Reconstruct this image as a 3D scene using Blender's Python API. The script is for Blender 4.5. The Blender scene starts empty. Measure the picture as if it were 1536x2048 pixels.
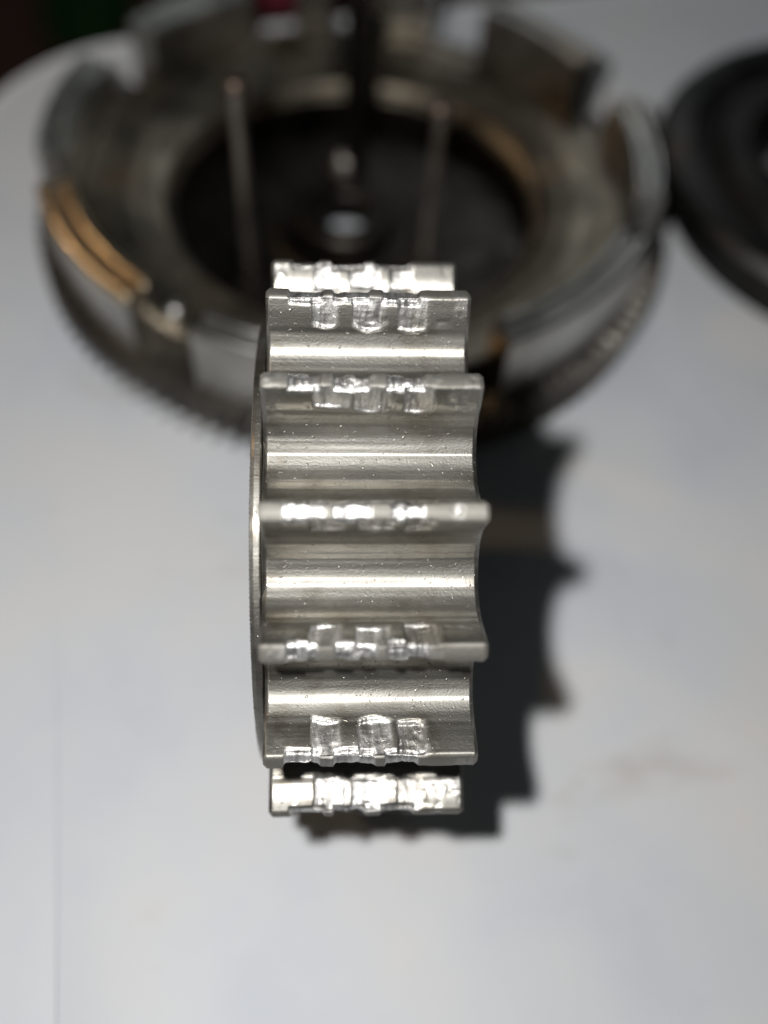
import bpy, math
import numpy as np
from mathutils import Vector, Matrix

# ------------------------------------------------------------------ units
S = 0.03                      # outer radius of the splined ring in metres; lengths below are in ring radii
rng = np.random.default_rng(7)
scene = bpy.context.scene
COL = scene.collection

# ------------------------------------------------------------------ camera
E = math.radians(56.5)        # how steeply the camera looks down at the table
AL = 0.0604                   # small yaw of the ring seen from the camera
RING_Z = 0.9943               # height of the ring's axis (it stands on two teeth)
DIST, OX, OY = 3.532, -0.0843, -0.0987
A = np.array([1, 0, 0.]); B = np.array([0, math.cos(E), -math.sin(E)]); U = np.array([0, math.sin(E), math.cos(E)])
R_ = math.cos(AL) * A - math.sin(AL) * B
D_ = math.sin(AL) * A + math.cos(AL) * B
CAM = np.array([0, 0, RING_Z]) - DIST * D_ - OX * R_ - OY * U
cam_data = bpy.data.cameras.new('camera')
cam = bpy.data.objects.new('camera', cam_data); COL.objects.link(cam)
M = Matrix(((R_[0], U[0], -D_[0], CAM[0] * S), (R_[1], U[1], -D_[1], CAM[1] * S), (R_[2], U[2], -D_[2], CAM[2] * S), (0, 0, 0, 1)))
cam.matrix_world = M
cam_data.sensor_fit = 'VERTICAL'; cam_data.sensor_height = 36; cam_data.sensor_width = 27
cam_data.lens = 1892.2 / 2048 * 36
cam_data.clip_start = 0.005; cam_data.clip_end = 20
cam_data.dof.use_dof = True
cam_data.dof.focus_distance = 2.83 * S
cam_data.dof.aperture_fstop = 8.2
scene.camera = cam

# ------------------------------------------------------------------ light
world = bpy.data.worlds.new("World"); scene.world = world; world.use_nodes = True
bg = world.node_tree.nodes['Background']
bg.inputs[0].default_value = (0.85, 0.95, 1.0, 1); bg.inputs[1].default_value = 0.02
L_POS = CAM + 1.0 * (-0.56 * R_ + 0.36 * U + 0.07 * D_)
ld = bpy.data.lights.new('flash_lamp', 'POINT'); ld.energy = 0.67; ld.shadow_soft_size = 0.0024
ld.color = (1.0, 0.99, 0.98)
lo = bpy.data.objects.new('flash_lamp', ld); COL.objects.link(lo); lo.location = Vector(L_POS * S)
def area(name, pos, target, radius, power, color):
    d = bpy.data.lights.new(name, 'AREA'); d.shape = 'DISK'; d.size = 2 * radius * S; d.energy = power; d.color = color
    o = bpy.data.objects.new(name, d); COL.objects.link(o); p = Vector(pos) * S; o.location = p
    o.rotation_euler = (p - Vector(target) * S).to_track_quat('Z', 'Y').to_euler(); return o
# a warm lamp of the room, far left (the warm glints on the drum), and an added dim cool fill from behind, lifting drum and far table
area('warm_lamp', (-21, 9.8, 14), (-1.75, 2.05, .6), 3.2, 0.0078, (1.0, 0.68, 0.38)).data.spread = math.radians(7.5)
area('back_fill', (2.5, 9.5, 5.5), (1.0, 3.5, 0), 1.5, 0.033, (0.9, 0.96, 1.0))
scene.view_settings.view_transform = 'Standard'; scene.view_settings.look = 'None'
scene.view_settings.exposure = 0.0; scene.view_settings.gamma = 1.0
scene.cycles.max_bounces = 10; scene.cycles.glossy_bounces = 6
scene.cycles.sample_clamp_indirect = 4.0
scene.cycles.use_denoising = True

# ------------------------------------------------------------------ materials
class NT:
    def __init__(s, name):
        s.m = bpy.data.materials.new(name); s.m.use_nodes = True; s.t = s.m.node_tree
        s.p = s.t.nodes['Principled BSDF']; s.tc = s.t.nodes.new('ShaderNodeTexCoord')
    def n(s, typ, **kw):
        x = s.t.nodes.new(typ)
        for k, v in kw.items():
            if k.startswith('i_'): x.inputs[k[2:].replace('_', ' ')].default_value = v
            else: setattr(x, k, v)
        return x
    def l(s, a, b): s.t.links.new(a, b)
    def noise(s, scale, stretch=(1, 1, 1), detail=3, rough=0.5, rot=(0, 0, 0)):
        mp = s.n('ShaderNodeMapping'); mp.inputs['Scale'].default_value = [q / S for q in stretch]; mp.inputs['Rotation'].default_value = rot
        s.l(s.tc.outputs['Object'], mp.inputs['Vector'])
        no = s.n('ShaderNodeTexNoise'); no.inputs['Scale'].default_value = scale; no.inputs['Detail'].default_value = detail; no.inputs['Roughness'].default_value = rough
        s.l(mp.outputs[0], no.inputs['Vector']); return no.outputs['Fac']
    def ramp(s, fac, stops):
        r = s.n('ShaderNodeValToRGB'); e = r.color_ramp.elements
        while len(e) < len(stops): e.new(0.5)
        for q, (pos, c) in zip(e, stops): q.position = pos; q.color = tuple(c) + (1,) if len(c) == 3 else c
        s.l(fac, r.inputs[0]); return r.outputs[0]
    def rng(s, fac, a, b, lo=0.3, hi=0.7):
        r = s.n('ShaderNodeMapRange'); r.inputs['From Min'].default_value = lo; r.inputs['From Max'].default_value = hi
        r.inputs['To Min'].default_value = a; r.inputs['To Max'].default_value = b; s.l(fac, r.inputs['Value']); return r.outputs[0]
    def math(s, op, a, b):
        m = s.n('ShaderNodeMath', operation=op)
        for i, v in enumerate((a, b)):
            if isinstance(v, (int, float)): m.inputs[i].default_value = v
            else: s.l(v, m.inputs[i])
        return m.outputs[0]
    def bump(s, h, dist, prev=None, strength=1.0):
        b = s.n('ShaderNodeBump'); b.inputs['Distance'].default_value = dist * S; b.inputs['Strength'].default_value = strength
        s.l(h, b.inputs['Height'])
        if prev is not None: s.l(prev, b.inputs['Normal'])
        return b.outputs[0]

def spline_metal():
    k = NT('machined_aluminium'); p = k.p
    p.inputs['Metallic'].default_value = 1
    at = k.n('ShaderNodeAttribute', attribute_name='gouge'); g = at.outputs['Fac']
    big = k.noise(3.0, (1, 1, 1), 4); col = k.ramp(big, [(0.3, (0.205, 0.196, 0.174)), (0.7, (0.29, 0.28, 0.254))])
    st = k.noise(14, (4, .7, .7), 3)                # fine cross streaks inside the gouges
    dark = k.ramp(st, [(0.35, (0.34, 0.335, 0.325)), (0.65, (0.72, 0.71, 0.69))])
    mx = k.n('ShaderNodeMix', data_type='RGBA'); k.l(g, mx.inputs['Factor']); k.l(col, mx.inputs['A']); k.l(dark, mx.inputs['B'])
    sp = k.noise(5, (1, 1, 1), 5, .6); spots = k.ramp(sp, [(0.36, (.62, .58, .52)), (.46, (1, 1, 1)), (0.60, (1, 1, 1)), (0.70, (0.50, 0.43, 0.33))])
    mu = k.n('ShaderNodeMix', data_type='RGBA', blend_type='MULTIPLY'); mu.inputs['Factor'].default_value = .6
    k.l(mx.outputs['Result'], mu.inputs['A']); k.l(spots, mu.inputs['B'])
    fine = k.noise(170, (1, 1, 1), 2, .6)
    b0 = k.bump(k.rng(k.noise(95, (1, 1, 1), 0), 0, 1, .76, .84), 0.0012)      # stray specks
    b1 = k.bump(fine, 0.0010, b0)
    lines = k.noise(60, (.04, 1, 1), 2, .6)        # long tool lines along the axis
    b2 = k.bump(lines, 0.0007, b1)
    gs = k.noise(16, (4, 1., 1.), 4, .6)
    b3 = k.n('ShaderNodeBump'); b3.inputs['Distance'].default_value = 0.006 * S; k.l(k.math('MULTIPLY', gs, g), b3.inputs['Height']); k.l(b2, b3.inputs['Normal'])
    c1 = k.bump(k.noise(26, (5, .25, .25), 3, .6), 0.0007, b0)      # cross-wise polishing streaks for the sharp lobe
    b5 = k.n('ShaderNodeBump'); b5.inputs['Distance'].default_value = 0.009 * S; k.l(k.math('MULTIPLY', gs, g), b5.inputs['Height']); k.l(c1, b5.inputs['Normal'])
    tg = k.n('ShaderNodeTangent', direction_type='RADIAL', axis='X')
    q = k.n('ShaderNodeBsdfPrincipled'); q.inputs['Metallic'].default_value = 1
    rn = k.noise(8, (.6, 3, 3), 3)
    ld_ = k.n('ShaderNodeAttribute', attribute_name='land').outputs['Fac']; lg = k.math('MULTIPLY', ld_, k.math('SUBTRACT', 1.0, g))
    for sh, r0, r1, an in ((p, .50, .62, .2), (q, .24, .32, .92)):
        k.l(mu.outputs['Result'], sh.inputs['Base Color']); k.l((b3 if sh is p else b5).outputs[0], sh.inputs['Normal']); k.l(tg.outputs[0], sh.inputs['Tangent'])
        k.l(k.math('ADD', k.math('SUBTRACT', k.rng(rn, r0, r1), k.math('MULTIPLY', g, .05 if sh is p else -.03)), k.math('MULTIPLY', lg, .2)), sh.inputs['Roughness']); sh.inputs['Anisotropic'].default_value = an; sh.inputs['Anisotropic Rotation'].default_value = ANI
    ms = k.n('ShaderNodeMixShader'); ms.inputs[0].default_value = .30
    k.l(k.math('SUBTRACT', k.math('SUBTRACT', .38, k.math('MULTIPLY', lg, .32)), k.math('MULTIPLY', g, .26)), ms.inputs[0])
    k.l(p.outputs[0], ms.inputs[1]); k.l(q.outputs[0], ms.inputs[2])
    k.l(ms.outputs[0], k.t.nodes['Material Output'].inputs['Surface'])
    return k.m
ANI = 0.25

def metal(name, c0, c1, rough=(0.25, 0.45), scale=2.0, c2=None, bump=0.004, ns=14):
    k = NT(name); p = k.p; p.inputs['Metallic'].default_value = 1
    f = k.noise(scale, (1, 1, 1), 5, .6)
    st = [(0.35, c0), (0.6, c1)] + ([(0.72, c2)] if c2 else [])
    k.l(k.ramp(f, st), p.inputs['Base Color'])
    k.l(k.rng(k.noise(scale * 2.3, (1, 1, 1), 4), rough[0], rough[1]), p.inputs['Roughness'])
    k.l(k.bump(k.noise(ns, (1, 1, 1), 4, .6), bump), p.inputs['Normal'])
    return k.m

def table_plastic():
    k = NT('white_plastic'); p = k.p
    f = k.noise(.75, (1, 1, 1), 5, .55)
    c = k.ramp(f, [(0.30, (0.50, 0.53, 0.575)), (0.5, (0.565, 0.58, 0.60)), (0.72, (0.61, 0.60, 0.585))])
    dirt = k.noise(.9, (1, 1.8, 1), 5, .6, rot=(0, 0, .5)); dm = k.ramp(dirt, [(0.60, (1, 1, 1)), (0.74, (0.86, 0.83, 0.79))])
    mu = k.n('ShaderNodeMix', data_type='RGBA', blend_type='MULTIPLY'); mu.inputs['Factor'].default_value = 1
    k.l(c, mu.inputs['A']); k.l(dm, mu.inputs['B']); k.l(mu.outputs['Result'], p.inputs['Base Color'])
    p.inputs['Roughness'].default_value = 0.6
    p.inputs['Diffuse Roughness'].default_value = 1.0
    p.inputs['Specular IOR Level'].default_value = 0.85
    p.inputs['Sheen Weight'].default_value = 1.0; p.inputs['Sheen Roughness'].default_value = 0.5
    k.l(k.bump(k.noise(2.2, (1, 1, 1), 2), 0.005), p.inputs['Normal'])
    return k.m

def plain(name, c0, c1, rough=.7, scale=3, metallic=0):
    k = NT(name); p = k.p; p.inputs['Metallic'].default_value = metallic
    k.l(k.ramp(k.noise(scale, (1, 1, 1), 4), [(0.3, c0), (0.7, c1)]), p.inputs['Base Color'])
    p.inputs['Roughness'].default_value = rough
    return k.m

M_RING = spline_metal()
M_TABLE = table_plastic()
M_LIP = metal('scuffed_edge_steel', (0.24, 0.26, 0.25), (0.72, 0.77, 0.74), (0.38, 0.5), 2.2, bump=.045, ns=20)
M_BASKET = metal('stained_steel', (0.075, 0.066, 0.052), (0.33, 0.285, 0.22), (0.32, 0.52), 1.9, (0.30, 0.19, 0.10))
M_POLISH = metal('polished_steel', (0.38, 0.375, 0.355), (0.60, 0.585, 0.55), (0.26, 0.42), 1.9)
M_GOLD = metal('warm_glint_steel', (0.85, 0.68, 0.46), (0.95, 0.80, 0.58), (0.26, 0.36), 2.4, (0.95, 0.88, 0.74), bump=.012, ns=8)  # golden base colour stands in for warm light glinting off the lips
M_GEAR = metal('dark_oiled_steel', (0.14, 0.13, 0.12), (0.28, 0.26, 0.23), (0.38, 0.5), 3.0, (0.26, 0.18, 0.12), .01)
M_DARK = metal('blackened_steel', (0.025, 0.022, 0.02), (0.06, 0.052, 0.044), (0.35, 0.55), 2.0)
M_PIN = metal('pin_steel', (0.5, 0.46, 0.42), (0.68, 0.63, 0.58), (0.35, 0.5), 2.0)
M_RUST = metal('brown_steel', (0.13, 0.10, 0.08), (0.2, 0.15, 0.12), (0.45, 0.6), 3.0)
M_IRON = metal('dark_cast_iron', (0.045, 0.044, 0.042), (0.09, 0.085, 0.08), (0.35, 0.55), 2.0, (0.16, 0.10, 0.07))
M_RED = plain('dark_red_plastic', (0.10, 0.006, 0.014), (0.14, 0.008, 0.02), .5)
M_FLOOR = plain('brown_floor', (0.22, 0.10, 0.07), (0.34, 0.17, 0.11), .8, .05)
M_GREEN = plain('green_leaf', (0.02, 0.10, 0.02), (0.04, 0.16, 0.03), .6, .4)

# ------------------------------------------------------------------ mesh helpers
def mesh(name, v, faces, mat, parent=None, smooth=True, attr=None, loc=(0, 0, 0)):
    me = bpy.data.meshes.new(name)
    me.from_pydata([tuple(q) for q in (np.asarray(v, float) * S)], [], [tuple(int(i) for i in f) for f in faces])
    if smooth: me.polygons.foreach_set('use_smooth', [True] * len(me.polygons))
    me.materials.append(mat); me.update()
    o = bpy.data.objects.new(name, me); COL.objects.link(o); o.location = Vector(loc) * S
    if parent is not None: o.parent = parent
    return o
def empty(name, loc, label=None, cat=None, group=None):
    o = bpy.data.objects.new(name, None); COL.objects.link(o); o.location = Vector(loc) * S
    o.empty_display_size = .005
    if label: o['label'] = label
    if cat: o['category'] = cat
    if group: o['group'] = group
    return o
def grid_faces(nu, nv, closed_u=False, off=0, flip=False):
    i = np.arange(nu if closed_u else nu - 1)[:, None]; j = np.arange(nv - 1)[None]
    a = i * nv + j; b = ((i + 1) % nu) * nv + j
    f = np.stack([a, b, b + 1, a + 1], -1).reshape(-1, 4) + off
    return f[:, ::-1] if flip else f
def sharp_by_angle(o, deg=35):
    me = o.data; me.set_sharp_from_angle(angle=math.radians(deg))
def lathe(name, prof, n, mat, parent=None, loc=(0, 0, 0), a0=0., a1=2 * math.pi, close=True, sharp=30):
    """prof: closed loop of (radius, z); swept round z from a0 to a1 (caps if not a full turn)."""
    full = abs(a1 - a0 - 2 * math.pi) < 1e-6
    m = len(prof); ang = np.linspace(a0, a1, n, endpoint=not full)
    v = [(r * math.cos(t), r * math.sin(t), z) for t in ang for r, z in prof]
    f = []
    nn = n if full else n - 1
    for i in range(nn):
        for j in range(m if close else m - 1):
            a, b = i * m + j, i * m + (j + 1) % m
            c, d = ((i + 1) % n) * m + (j + 1) % m, ((i + 1) % n) * m + j
            f.append((a, d, c, b))
    if not full and close:
        f.append(tuple(range(m))); f.append(tuple((n - 1) * m + j for j in reversed(range(m))))
    o = mesh(name, v, f, mat, parent, True, loc=loc)
    bpy_fix_normals(o); sharp_by_angle(o, sharp)
    return o
def bpy_fix_normals(o):
    import bmesh
    bm = bmesh.new(); bm.from_mesh(o.data); bmesh.ops.recalc_face_normals(bm, faces=bm.faces); bm.to_mesh(o.data); bm.free()
def cyl(name, p0, p1, r0, r1, mat, parent=None, n=24, loc=(0, 0, 0), bev=.15):
    p0, p1 = np.array(p0, float), np.array(p1, float); ax = p1 - p0; L = np.linalg.norm(ax); ax /= L
    x = np.cross(ax, [0, 0, 1.]);
    if np.linalg.norm(x) < 1e-3: x = np.array([1., 0, 0])
    x /= np.linalg.norm(x); y = np.cross(ax, x); b = bev * min(r0, r1)
    st = [(0, 0), (0, r0 - b), (b, r0), (L - b, r1), (L, r1 - b), (L, 0)]
    v = []; f = []
    for h, r in st:
        for i in range(n):
            t = 2 * math.pi * i / n; v.append(p0 + ax * h + (x * math.cos(t) + y * math.sin(t)) * r)
    for k in range(len(st) - 1):
        for i in range(n): f.append((k * n + i, k * n + (i + 1) % n, (k + 1) * n + (i + 1) % n, (k + 1) * n + i))
    o = mesh(name, v, f, mat, parent, loc=loc); bpy_fix_normals(o); sharp_by_angle(o, 40); return o
def vnoise(u, v, fu, fv, seed):
    """smooth value noise on the (u, v) sheet, -1..1"""
    g = np.random.default_rng(seed).uniform(-1, 1, (80, 80))
    x = u * fu; y = v * fv; xi = np.floor(x).astype(int); yi = np.floor(y).astype(int); fx = x - xi; fy = y - yi
    fx = fx * fx * (3 - 2 * fx); fy = fy * fy * (3 - 2 * fy)
    q = lambda a, b: g[a % 80, b % 80]
    return (q(xi, yi) * (1 - fx) + q(xi + 1, yi) * fx) * (1 - fy) + (q(xi, yi + 1) * (1 - fx) + q(xi + 1, yi + 1) * fx) * fy
sm = lambda x, a, b: (lambda t: t * t * (3 - 2 * t))(np.clip((x - a) / (b - a), 0, 1))

# ------------------------------------------------------------------ table
def table():
    # white moulded table top: rounded corner top-left, raised lip, shallow step on the left
    cx0, cy0 = 1.6, 2.2; W2, H2, CR = 5.2, 3.2, 1.4
    # outline centred so that the far edge lies at y = 5.45 and the left edge at x = -3.6
    cx0, cy0, W2, H2 = 2.6, -1.08, 5.55, 7.18   # far edge y = 5.78, left edge x = -2.95 before the turn
    def outline(inset, z, n=48):
        pts = []; rad = max(CR - inset, .05)
        for sx, sy, a in ((1, 1, 0), (-1, 1, 90), (-1, -1, 180), (1, -1, 270)):
            ox, oy = cx0 + sx * (W2 - inset - rad), cy0 + sy * (H2 - inset - rad)
            for i in range(n):
                t = math.radians(a + 90 * i / (n - 1)); x, y = ox + rad * math.cos(t) - 2.21, oy + rad * math.sin(t) - 5.53; pts.append((2.21 + x * .970 - y * .2419, 5.53 + x * .2419 + y * .970, z))
        return pts
    t = empty('table', (0, 0, 0)); t['kind'] = 'structure'; t['label'] = 'white moulded plastic table top with rounded corner and soft raised lip'
    rings = [(0.0, -.9), (0.0, -.25), (.03, -.12), (.1, -.05), (.25, -.018), (.45, .0), (.62, .004), (.8, .003), (1.1, 0.0)]
    v = []; f = []; n = 48 * 4
    for ins, z in rings: v += outline(ins, z)
    for k in range(len(rings) - 1):
        for i in range(n): f.append((k * n + i, k * n + (i + 1) % n, (k + 1) * n + (i + 1) % n, (k + 1) * n + i))
    f.append(tuple((len(rings) - 1) * n + i for i in range(n)))
    o = mesh('table_top', v, f, M_TABLE, t); bpy_fix_normals(o)
    # underside shell so that the top has real thickness
    # shallow moulded panel left of the seam: a thin sheet with a rounded edge
    ys = np.linspace(-4.5, 3.0, 40); xe = -1.19 - .145 * (ys + 1.5) - .004 * (ys + 1.5) ** 2
    prof = [(-1.9, .0025), (-.20, .003), (-.05, .004), (-.02, .0035), (.05, .0005), (.07, -.001)]
    v = [(x + dx, y, z) for x, y in zip(xe, ys) for dx, z in prof]
    o = mesh('raised_panel', v, grid_faces(len(ys), len(prof)), M_TABLE, t); bpy_fix_normals(o)
    return t
table()

# floor far below and what is on it
fl = mesh('floor', [(-160, -160, -9), (160, -160, -9), (160, 160, -9), (-160, 160, -9)], [(0, 1, 2, 3)], M_FLOOR); fl['kind'] = 'structure'; fl['label'] = 'dark brown floor far below the table'

# ------------------------------------------------------------------ splined ring (the subject)
NT_ = 16; PITCH = 2 * math.pi / NT_; PH0 = -0.0999; HW = 0.315
ring = empty('splined_ring', (0, 0, RING_Z), 'silver machined aluminium ring with deep scallops, standing on edge in front, gouged across its teeth', 'machine part')

def half_profile():
    hb = .0305; P = np.array([.046, .885]); rb = .785; h = PITCH / 2; n = np.array([math.sin(h), math.cos(h)])
    c = ((P @ P) - rb * rb) / (2 * (P @ n) - 2 * rb); rho = c - rb; C = c * n
    pts = [(hb * q, 1.0 - .0042 * q ** 2 - .0070 * q ** 8) for q in np.linspace(0, 1, 16)]
    q0 = np.array(pts[-1]); nn = np.array([P[1] - q0[1], -(P[0] - q0[0])]); nn = -nn / np.linalg.norm(nn)
    pts += [tuple(q0 + (P - q0) * t + nn * .0022 * math.sin(math.pi * t)) for t in np.linspace(0, 1, 24)[1:]]
    a0 = math.atan2(P[1] - C[1], P[0] - C[0]); bt = rb * n - C; a1 = math.atan2(bt[1], bt[0])
    if a1 < a0 - 1: a1 += 2 * math.pi
    if a0 > a1 + math.pi: a0 -= 2 * math.pi
    arc = list(np.linspace(0, 1, 46)[1:]); arc.insert(-1, .999)
    pts += [(C[0] + rho * math.cos(a0 + (a1 - a0) * t), C[1] + rho * math.sin(a0 + (a1 - a0) * t)) for t in arc]
    return np.array(pts)
HP = half_profile()
def resample(p, step):
    out = [p[0]]
    for a, b in zip(p[:-1], p[1:]):
        L = np.linalg.norm(b - a); k = max(1, int(math.ceil(L / step)))
        out += [a + (b - a) * (i + 1) / k for i in range(k)]
    return np.array(out)
def tooth_mesh(seed, fine=True):
    g = np.random.default_rng(seed)
    hp = resample(HP, .0045 if fine else .03)
    prof = np.concatenate([hp[::-1] * [-1, 1], hp[1:]])                  # lateral t, radial r
    seg = np.linalg.norm(np.diff(prof, axis=0), axis=1); s = np.concatenate([[0], np.cumsum(seg)]); s -= s[len(s) // 2]
    tan = np.gradient(prof, axis=0); tan /= np.linalg.norm(tan, axis=1)[:, None]; nor = np.stack([-tan[:, 1], tan[:, 0]], 1)
    if nor[len(nor) // 2, 1] < 0: nor = -nor
    nx = 230 if fine else 12
    x = np.concatenate([[-HW, -HW + .004], np.linspace(-HW + .012, HW - .012, nx), [HW - .004, HW]])
    X, Sg = np.meshgrid(x, s, indexing='ij'); T = np.broadcast_to(prof[:, 0], X.shape); Rr = np.broadcast_to(prof[:, 1], X.shape)
    cham = np.where(np.abs(X) > HW - .012, (np.abs(X) - (HW - .012)) * .9, 0)
    dep = cham.copy(); gm = np.zeros_like(X); lm = 1 - sm(np.abs(Sg), .026, .034)
    if fine:
        n1 = vnoise(X + 1, Sg + 1, 16, 26, seed + 1); n2 = vnoise(X + 1, Sg + 1, 60, 60, seed + 2); n3 = vnoise(X + 1, Sg + 1, 130, 20, seed + 3)
        n4 = vnoise(X + 1, Sg + 1, 30, 110, seed + 4)
        rough = .0007 * n2 + .0015 * n3 + .0005 * n4
        fw = .108 + .012 * g.uniform(-1, 1)
        f0 = (X + HW) / (2 * HW)
        bowl = lambda f, c0, c1: .72 + .28 * (1 - np.clip((f - (c0 + c1) / 2) / ((c1 - c0) / 2), -1, 1) ** 2)
        for side in (-1, 1):                                              # three hollows on each flank
            for k, (c0, c1) in enumerate(((.215, .385), (.425, .585), (.64, .79))):
                c0 += g.uniform(-.015, .015); c1 += g.uniform(-.03, .03)
                f = f0 + .005 * n1 + .0015 * n2
                wx = sm(f, c0, c0 + .009) * (1 - sm(f, c1 - .025, c1 + .008)) * (1 - .4 * sm(f, c0 + .05, c1))
                reach = fw + .034 + .012 * n1 - .10 * np.abs((f - (c0 + c1) / 2)) ** 1.5 * 3 + g.uniform(-.012, .01)
                ws = sm(Sg * side, .018, .034) * (1 - sm(Sg * side, reach - .02, reach))
                w = wx * ws; dep = dep + w * (g.uniform(.009, .018) * bowl(f0, c0, c1) + rough); gm = np.maximum(gm, sm(w, .05, .5) * g.uniform(.6, 1))
        for k, (c0, c1) in enumerate(((.105, .275), (.325, .50), (.555, .735))):   # three on the land
            c0 += g.uniform(-.015, .015); c1 += g.uniform(-.02, .02)
            f = f0 + .006 * n1 + .002 * n2
            wx = sm(f, c0, c0 + .009) * (1 - sm(f, c1 - .018, c1 + .008))
            ws = 1 - sm(np.abs(Sg + .006 * n1), .036, .055)
            w = wx * ws; dep = dep + w * (g.uniform(.010, .020) * bowl(f0, c0, c1) + .003 * n1 + rough * 1.5); gm = np.maximum(gm, sm(w, .05, .5))
        # light scuffing between the gouges, dents along the arrises
        sc = np.clip(vnoise(X + 2, Sg + 1, 22, 18, seed + 9) - .25, 0, 1) * (1 - sm(np.abs(Sg), .1, .16)); dep = dep + sc * .0035 * (1 + n2); gm = np.maximum(gm, sc * .5)
        # tool marks running the length of the scallop
        tl = vnoise(Sg * 0 + 1, Sg + 1, 1, 60, 501) * .0007 + vnoise(X + 1, Sg + 1, 2.2, 70, seed + 20) * .00035
        dep = dep + tl * sm(np.abs(Sg), .1, .14) * (1 - sm(np.abs(Sg), Sg.max() - .02, Sg.max() - .004))
    T = T - nor[:, 0] * dep; Rr = Rr - nor[:, 1] * dep
    v = np.stack([X, T, Rr], -1).reshape(-1, 3)
    f = grid_faces(len(x), len(s)); att = gm.ravel(); att2 = lm.ravel()
    # end faces: strip from the outline to an inner arc, with vertices of their own
    m = len(s); vs = [v]; fs = [f]; off = len(v)
    for e, xi in ((0, -HW), (len(x) - 1, HW)):
        out = np.stack([np.full(m, xi), T[e], Rr[e]], 1); fr = np.linspace(-1, 1, m) * PITCH / 2
        inn = np.stack([np.full(m, xi), .66 * np.sin(fr), .66 * np.cos(fr)], 1)
        vs += [out, inn]; a = np.arange(m - 1) + off; q = np.stack([a, a + 1, a + 1 + m, a + m], 1); fs.append(q if e else q[:, ::-1]); off += 2 * m
    v = np.concatenate(vs); f = np.concatenate(fs); att = np.concatenate([att, np.zeros(len(v) - len(att))])
    me = bpy.data.meshes.new('tooth'); me.vertices.add(len(v)); me.vertices.foreach_set('co', (v * S).ravel())
    me.loops.add(f.size); me.loops.foreach_set('vertex_index', f.ravel().astype(np.int32))
    me.polygons.add(len(f)); me.polygons.foreach_set('loop_start', np.arange(0, f.size, 4, dtype=np.int32))
    me.polygons.foreach_set('use_smooth', np.ones(len(f), bool)); me.update(calc_edges=True)
    at = me.attributes.new('gouge', 'FLOAT', 'POINT'); at.data.foreach_set('value', att.astype(np.float32))
    at = me.attributes.new('land', 'FLOAT', 'POINT'); at.data.foreach_set('value', np.concatenate([att2, np.zeros(len(v) - len(att2))]).astype(np.float32))
    me.materials.append(M_RING); return me
coarse = None
for k in range(-5, 11):
    th = math.pi - E + PH0 + k * PITCH
    if -4 <= k <= 4: me = tooth_mesh(1000 + k * 37, True)
    else:
        coarse = coarse or tooth_mesh(5, False); me = coarse
    o = bpy.data.objects.new('tooth', me); COL.objects.link(o); o.parent = ring
    # local (x, lateral, radial) -> rotate about x so that radial points along angle th in the yz plane
    o.rotation_euler = (th - math.pi / 2, 0, 0)

def xlathe(name, prof, n, mat, parent):
    v = []; f = []; m = len(prof)
    for i in range(n):
        t = 2 * math.pi * i / n
        for a, r in prof: v.append((a, r * math.cos(t), r * math.sin(t)))
    for i in range(n):
        for j in range(m): f.append((i * m + j, i * m + (j + 1) % m, ((i + 1) % n) * m + (j + 1) % m, ((i + 1) % n) * m + j))
    o = mesh(name, v, f, mat, parent); bpy_fix_normals(o); sharp_by_angle(o, 30); return o
xlathe('hub_ring', [(-.313, .60), (-.308, .595), (.300, .595), (.306, .60), (.306, .70), (-.313, .70)], 192, M_RING, ring)
# thin collar on the left face, finely serrated on its outer edge
def collar():
    n = 720; prof = [(-.352, .64), (-.352, .785), (-.349, .7945), (-.340, .799), (-.324, .799), (-.3205, .795), (-.3195, .765), (-.309, .762), (-.309, .64)]
    v = []; f = []; m = len(prof)
    for i in range(n):
        t = 2 * math.pi * i / n; w = (.0012 if i % 2 else 0) + .0006 * rng.uniform()
        for j, (a, r) in enumerate(prof):
            if j in (1, 2): a = a - (w * 1.6); r = r - w
            if j in (3, 4): r = r - w * .35
            v.append((a, r * math.cos(t), r * math.sin(t)))
    for i in range(n):
        for j in range(m): f.append((i * m + j, i * m + (j + 1) % m, ((i + 1) % n) * m + (j + 1) % m, ((i + 1) % n) * m + j))
    o = mesh('collar', v, f, M_RING, ring, smooth=True); bpy_fix_normals(o); sharp_by_angle(o, 20)
collar()

# ------------------------------------------------------------------ toothed clutch drum behind
BX, BY = .037, 2.922
bk = empty('clutch_drum', (BX, BY, 0), 'dark stained steel clutch drum with slotted rim and toothed base, behind the ring', 'machine part')
def gear():
    n = 112; pts = []
    for i in range(n):
        for fr, r in ((0, 1.79), (.22, 1.79), (.40, 1.875), (.60, 1.875), (.80, 1.79)):
            pts.append((i + fr, r))
    zs = [(0.0, -.02, 0.), (.02, 0., .02), (.24, 0., .30), (.265, -.02, .33)]
    v = []; f = []; m = len(pts)
    for z, dr, tw in zs:
        for a, r in pts:
            t = 2 * math.pi * (a + tw * 4) / n; v.append(((r + dr) * math.cos(t), (r + dr) * math.sin(t), z))
    for z in (.265, 0.):
        for a, r in pts:
            t = 2 * math.pi * (a + .72) / n; v.append((1.42 * math.cos(t), 1.42 * math.sin(t), z))
    for k in range(6):
        for i in range(m):
            k2 = (k + 1) % 6; f.append((k * m + i, k * m + (i + 1) % m, k2 * m + (i + 1) % m, k2 * m + i))
    o = mesh('gear_rim', v, f, M_GEAR, bk); bpy_fix_normals(o); sharp_by_angle(o, 25)
gear()
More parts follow.
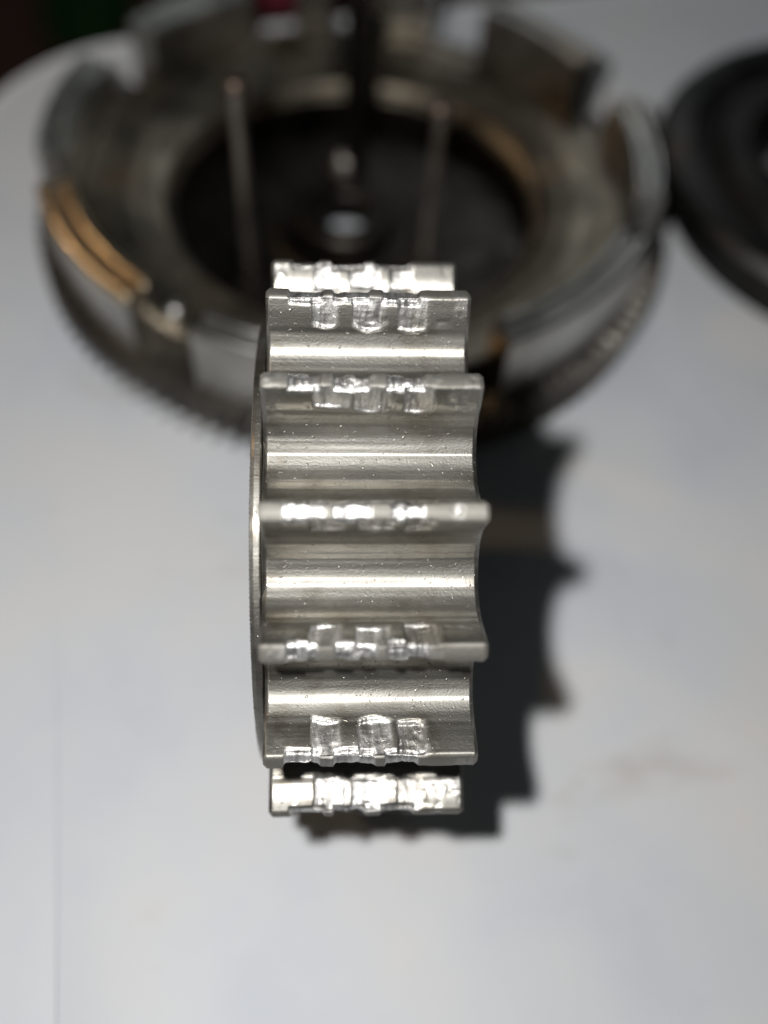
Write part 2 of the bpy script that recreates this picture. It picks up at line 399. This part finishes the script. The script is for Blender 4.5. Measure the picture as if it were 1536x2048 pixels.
# drum wall below the fingers, ledge inside it, well and bottom plate with a bore
bowl_in = [(1.585 - .485 * math.sin(t) ** 1.15, 1.0 * .39 - .17 * (1 - math.cos(t)) ** .8 + (.006 if i % 4 == 0 else 0)) for i, t in enumerate(np.linspace(0, math.pi / 2, 22))]
lathe('drum_wall', [(1.44, .16), (1.56, .22), (1.60, .30), (1.605, .385)] + bowl_in + [(1.085, .19), (1.12, .16)], 160, M_BASKET, bk)
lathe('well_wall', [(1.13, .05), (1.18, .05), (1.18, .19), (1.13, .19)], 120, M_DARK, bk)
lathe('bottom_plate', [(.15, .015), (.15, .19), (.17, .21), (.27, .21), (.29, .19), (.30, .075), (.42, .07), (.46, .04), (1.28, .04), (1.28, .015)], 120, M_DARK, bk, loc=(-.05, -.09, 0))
gaps = [(-79, -66), (-130, -117.5), (-173, -163.5), (142.5, 156.5), (102.5, 114.5), (57.5, 70.5), (14.5, 29), (-29, -16)]
bounds = sorted(gaps)
def finger(a0, a1, top, mat, inner=1.595, outer=1.775, base=.25):
    w = outer - inner; ra = lambda c, r, z0, k: [(c + r * math.cos(t), z0 + r * math.sin(t)) for t in (np.linspace(0, math.pi, 7) if k else np.linspace(math.pi, 0, 7))]
    prof = [(outer - .055, base), (outer - .012, base + .03), (outer, base + .09)] + ra(outer - .032, .032, top - .032, 1) + [(outer - w * .40, top - .05), (outer - w * .58, top - .05)] \
        + ra(inner + .032, .032, top - .036, 1) + [(inner, base + .06), (inner + .02, base)]
    n = max(6, int((a1 - a0) / 1.5))
    o = lathe('rim_finger', prof, n, M_POLISH, bk, a0=math.radians(a0), a1=math.radians(a1), sharp=35)
    if mat is not M_POLISH:                        # mushroomed lips on top of this finger, golden ones tinted for a warm glint
        for c, rr in ((outer - .040, 1.6), (inner + .032, 1.1)) if mat is M_GOLD else ((outer - .030, 1.), (inner + .03, .9)):
            lip = [(c + rr * r_ * math.cos(t), top - .03 + r2 * math.sin(t)) for t in np.linspace(0, 2 * math.pi, 14, endpoint=False) for r_, r2 in ((.034, .05),)]
            lathe('rim_lip', lip, n * 2, mat, o, a0=math.radians(a0 + .4), a1=math.radians(a1 - .4), sharp=60)
    return o
for i, (g0, g1) in enumerate(bounds):
    nxt = bounds[(i + 1) % len(bounds)][0]
    if nxt < g1: nxt += 360
    if -165 < g1 < -160:
        o = finger(g1, nxt, .68, M_GOLD); o['label'] = 'rim finger with golden lips, a warm glint put into their colour'
    elif 70 < g1 < 71:                       # far finger split by a dark slot
        finger(g1, 88.5, .74, M_POLISH); finger(95.5, nxt, .74, M_POLISH)
    else: finger(g1, nxt, .69, M_LIP if 112 < g1 < 160 or g1 < -125 and g1 > -135 else M_POLISH)
# small domes beside the gaps, mostly added for their glints
def bpx(x, y, z):
    v = D_ + ((x - 768) / 1892.2) * R_ - ((y - 1024) / 1892.2) * U
    return CAM + v * (z - CAM[2]) / v[2]
def pin(p_base, py_top, r, mat, cap):
    b = bpx(*p_base, .05); h = 0
    for h in np.linspace(.2, 2.4, 221):        # height at which the pin's top reaches the photographed row
        q = b + [0, 0, h] - CAM
        if 1024 - 1892.2 * (q @ U) / (q @ D_) <= py_top: break
    p = b - [BX, BY, 0]
    o = cyl('guide_pin', (p[0], p[1], .04), (p[0], p[1], .05 + h), r, r * .9, mat, bk, 20)
    if cap: cyl('pin_cap', (p[0], p[1], .05 + h - .02), (p[0], p[1], .05 + h + .05), r * 1.7, r * 1.5, cap, o, 20)
pin((500, 525), 175, .037, M_PIN, M_RUST)
pin((850, 505), 225, .036, M_PIN, M_RUST)
p = bpx(690, 345, .05) - [BX, BY, 0]
cyl('centre_bolt', (p[0], p[1], .04), (p[0], p[1], .17), .075, .06, M_PIN, bk, 6)
p = bpx(712, 405, .05) - [BX, BY, 0]
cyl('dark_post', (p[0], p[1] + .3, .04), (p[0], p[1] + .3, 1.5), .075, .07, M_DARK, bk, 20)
def dome(px, py, z, r, under):
    c = bpx(px, py, z) - [BX, BY, 0]
    prof = [(0.0001, under - z)] + [(r, under - z)] + [(r * math.cos(t), r * math.sin(t)) for t in np.linspace(0, math.pi / 2 - .02, 8)]
    lathe('rivet_glint', prof, 24, M_POLISH, bk, loc=(c[0], c[1], z), sharp=50)
dome(350, 622, .42, .06, .36); dome(998, 640, .69, .030, .60); dome(1283, 372, .69, .030, .60); dome(585, 590, .40, .03, .34)  # a rivet, and small polished domes added to throw glints

# ------------------------------------------------------------------ dark pulley at the right
pl = empty('grooved_pulley', (3.36, 3.08, 0), 'black round hub plate with concentric steps, cut off by the right edge', 'machine part')
lathe('plate_body', [(.35, 0), (1.22, 0), (1.28, .05), (1.30, .22), (1.40, .26), (1.42, .40), (1.38, .45), (1.22, .46), (1.18, .40), (1.05, .39), (1.02, .46), (.86, .47), (.82, .30), (.45, .28), (.35, .30)], 128, M_IRON, pl)
lathe('hub', [(.16, .02), (.40, .02), (.40, .52), (.36, .56), (.22, .56), (.16, .5)], 64, M_PIN, pl)
for i in range(6):
    t = math.radians(60 * i + 167); cyl('bolt_head', (.62 * math.cos(t), .62 * math.sin(t), .29), (.62 * math.cos(t), .62 * math.sin(t), .42), .1, .08, M_LIP, pl, 6, bev=.5)

# ------------------------------------------------------------------ small things beyond the drum
b = bpx(552, 50, 0)
rb = empty('red_box', (b[0], b[1] + .12, 0), 'small dark red block on the table beyond the drum, seen through a rim slot', 'block')
def box(name, x0, x1, y0, y1, z0, z1, mat, par, bev=.03):
    import bmesh
    bm = bmesh.new(); bmesh.ops.create_cube(bm, size=1)
    for q in bm.verts: q.co = Vector((x0 + (q.co.x + .5) * (x1 - x0), y0 + (q.co.y + .5) * (y1 - y0), z0 + (q.co.z + .5) * (z1 - z0))) * S
    bmesh.ops.bevel(bm, geom=bm.edges[:], offset=bev * S, segments=3, affect='EDGES')
    me = bpy.data.meshes.new(name); bm.to_mesh(me); bm.free(); me.materials.append(mat)
    o = bpy.data.objects.new(name, me); COL.objects.link(o); o.parent = par; return o
box('block_body', -.35, .35, 0, .3, .02, .4, M_RED, rb)
# dark green leafy plant on the floor
g = np.random.default_rng(3); v = []; f = []
cpl = bpx(175, 20, -8.)
for i in range(700):
    d = g.normal(size=3); d /= np.linalg.norm(d); c = d * g.uniform(.4, 1) ** .4 * [1.0, 1.2, 1.0] + [0, 0, 1.0]
    a = g.normal(size=3); a /= np.linalg.norm(a); b_ = np.cross(a, d); b_ /= np.linalg.norm(b_); k = len(v)
    v += [c - a * .25, c + b_ * .1, c + a * .25, c - b_ * .1]; f.append((k, k + 1, k + 2, k + 3))
plant = empty('leafy_plant', (cpl[0], cpl[1], -9), 'dark green leafy plant on the floor beyond the table corner', 'plant')
mesh('foliage', v, f, M_GREEN, plant, smooth=False)['kind'] = 'stuff'
cyl('stem', (0, 0, 0), (0, 0, 1.0), .12, .08, M_FLOOR, plant, 10)
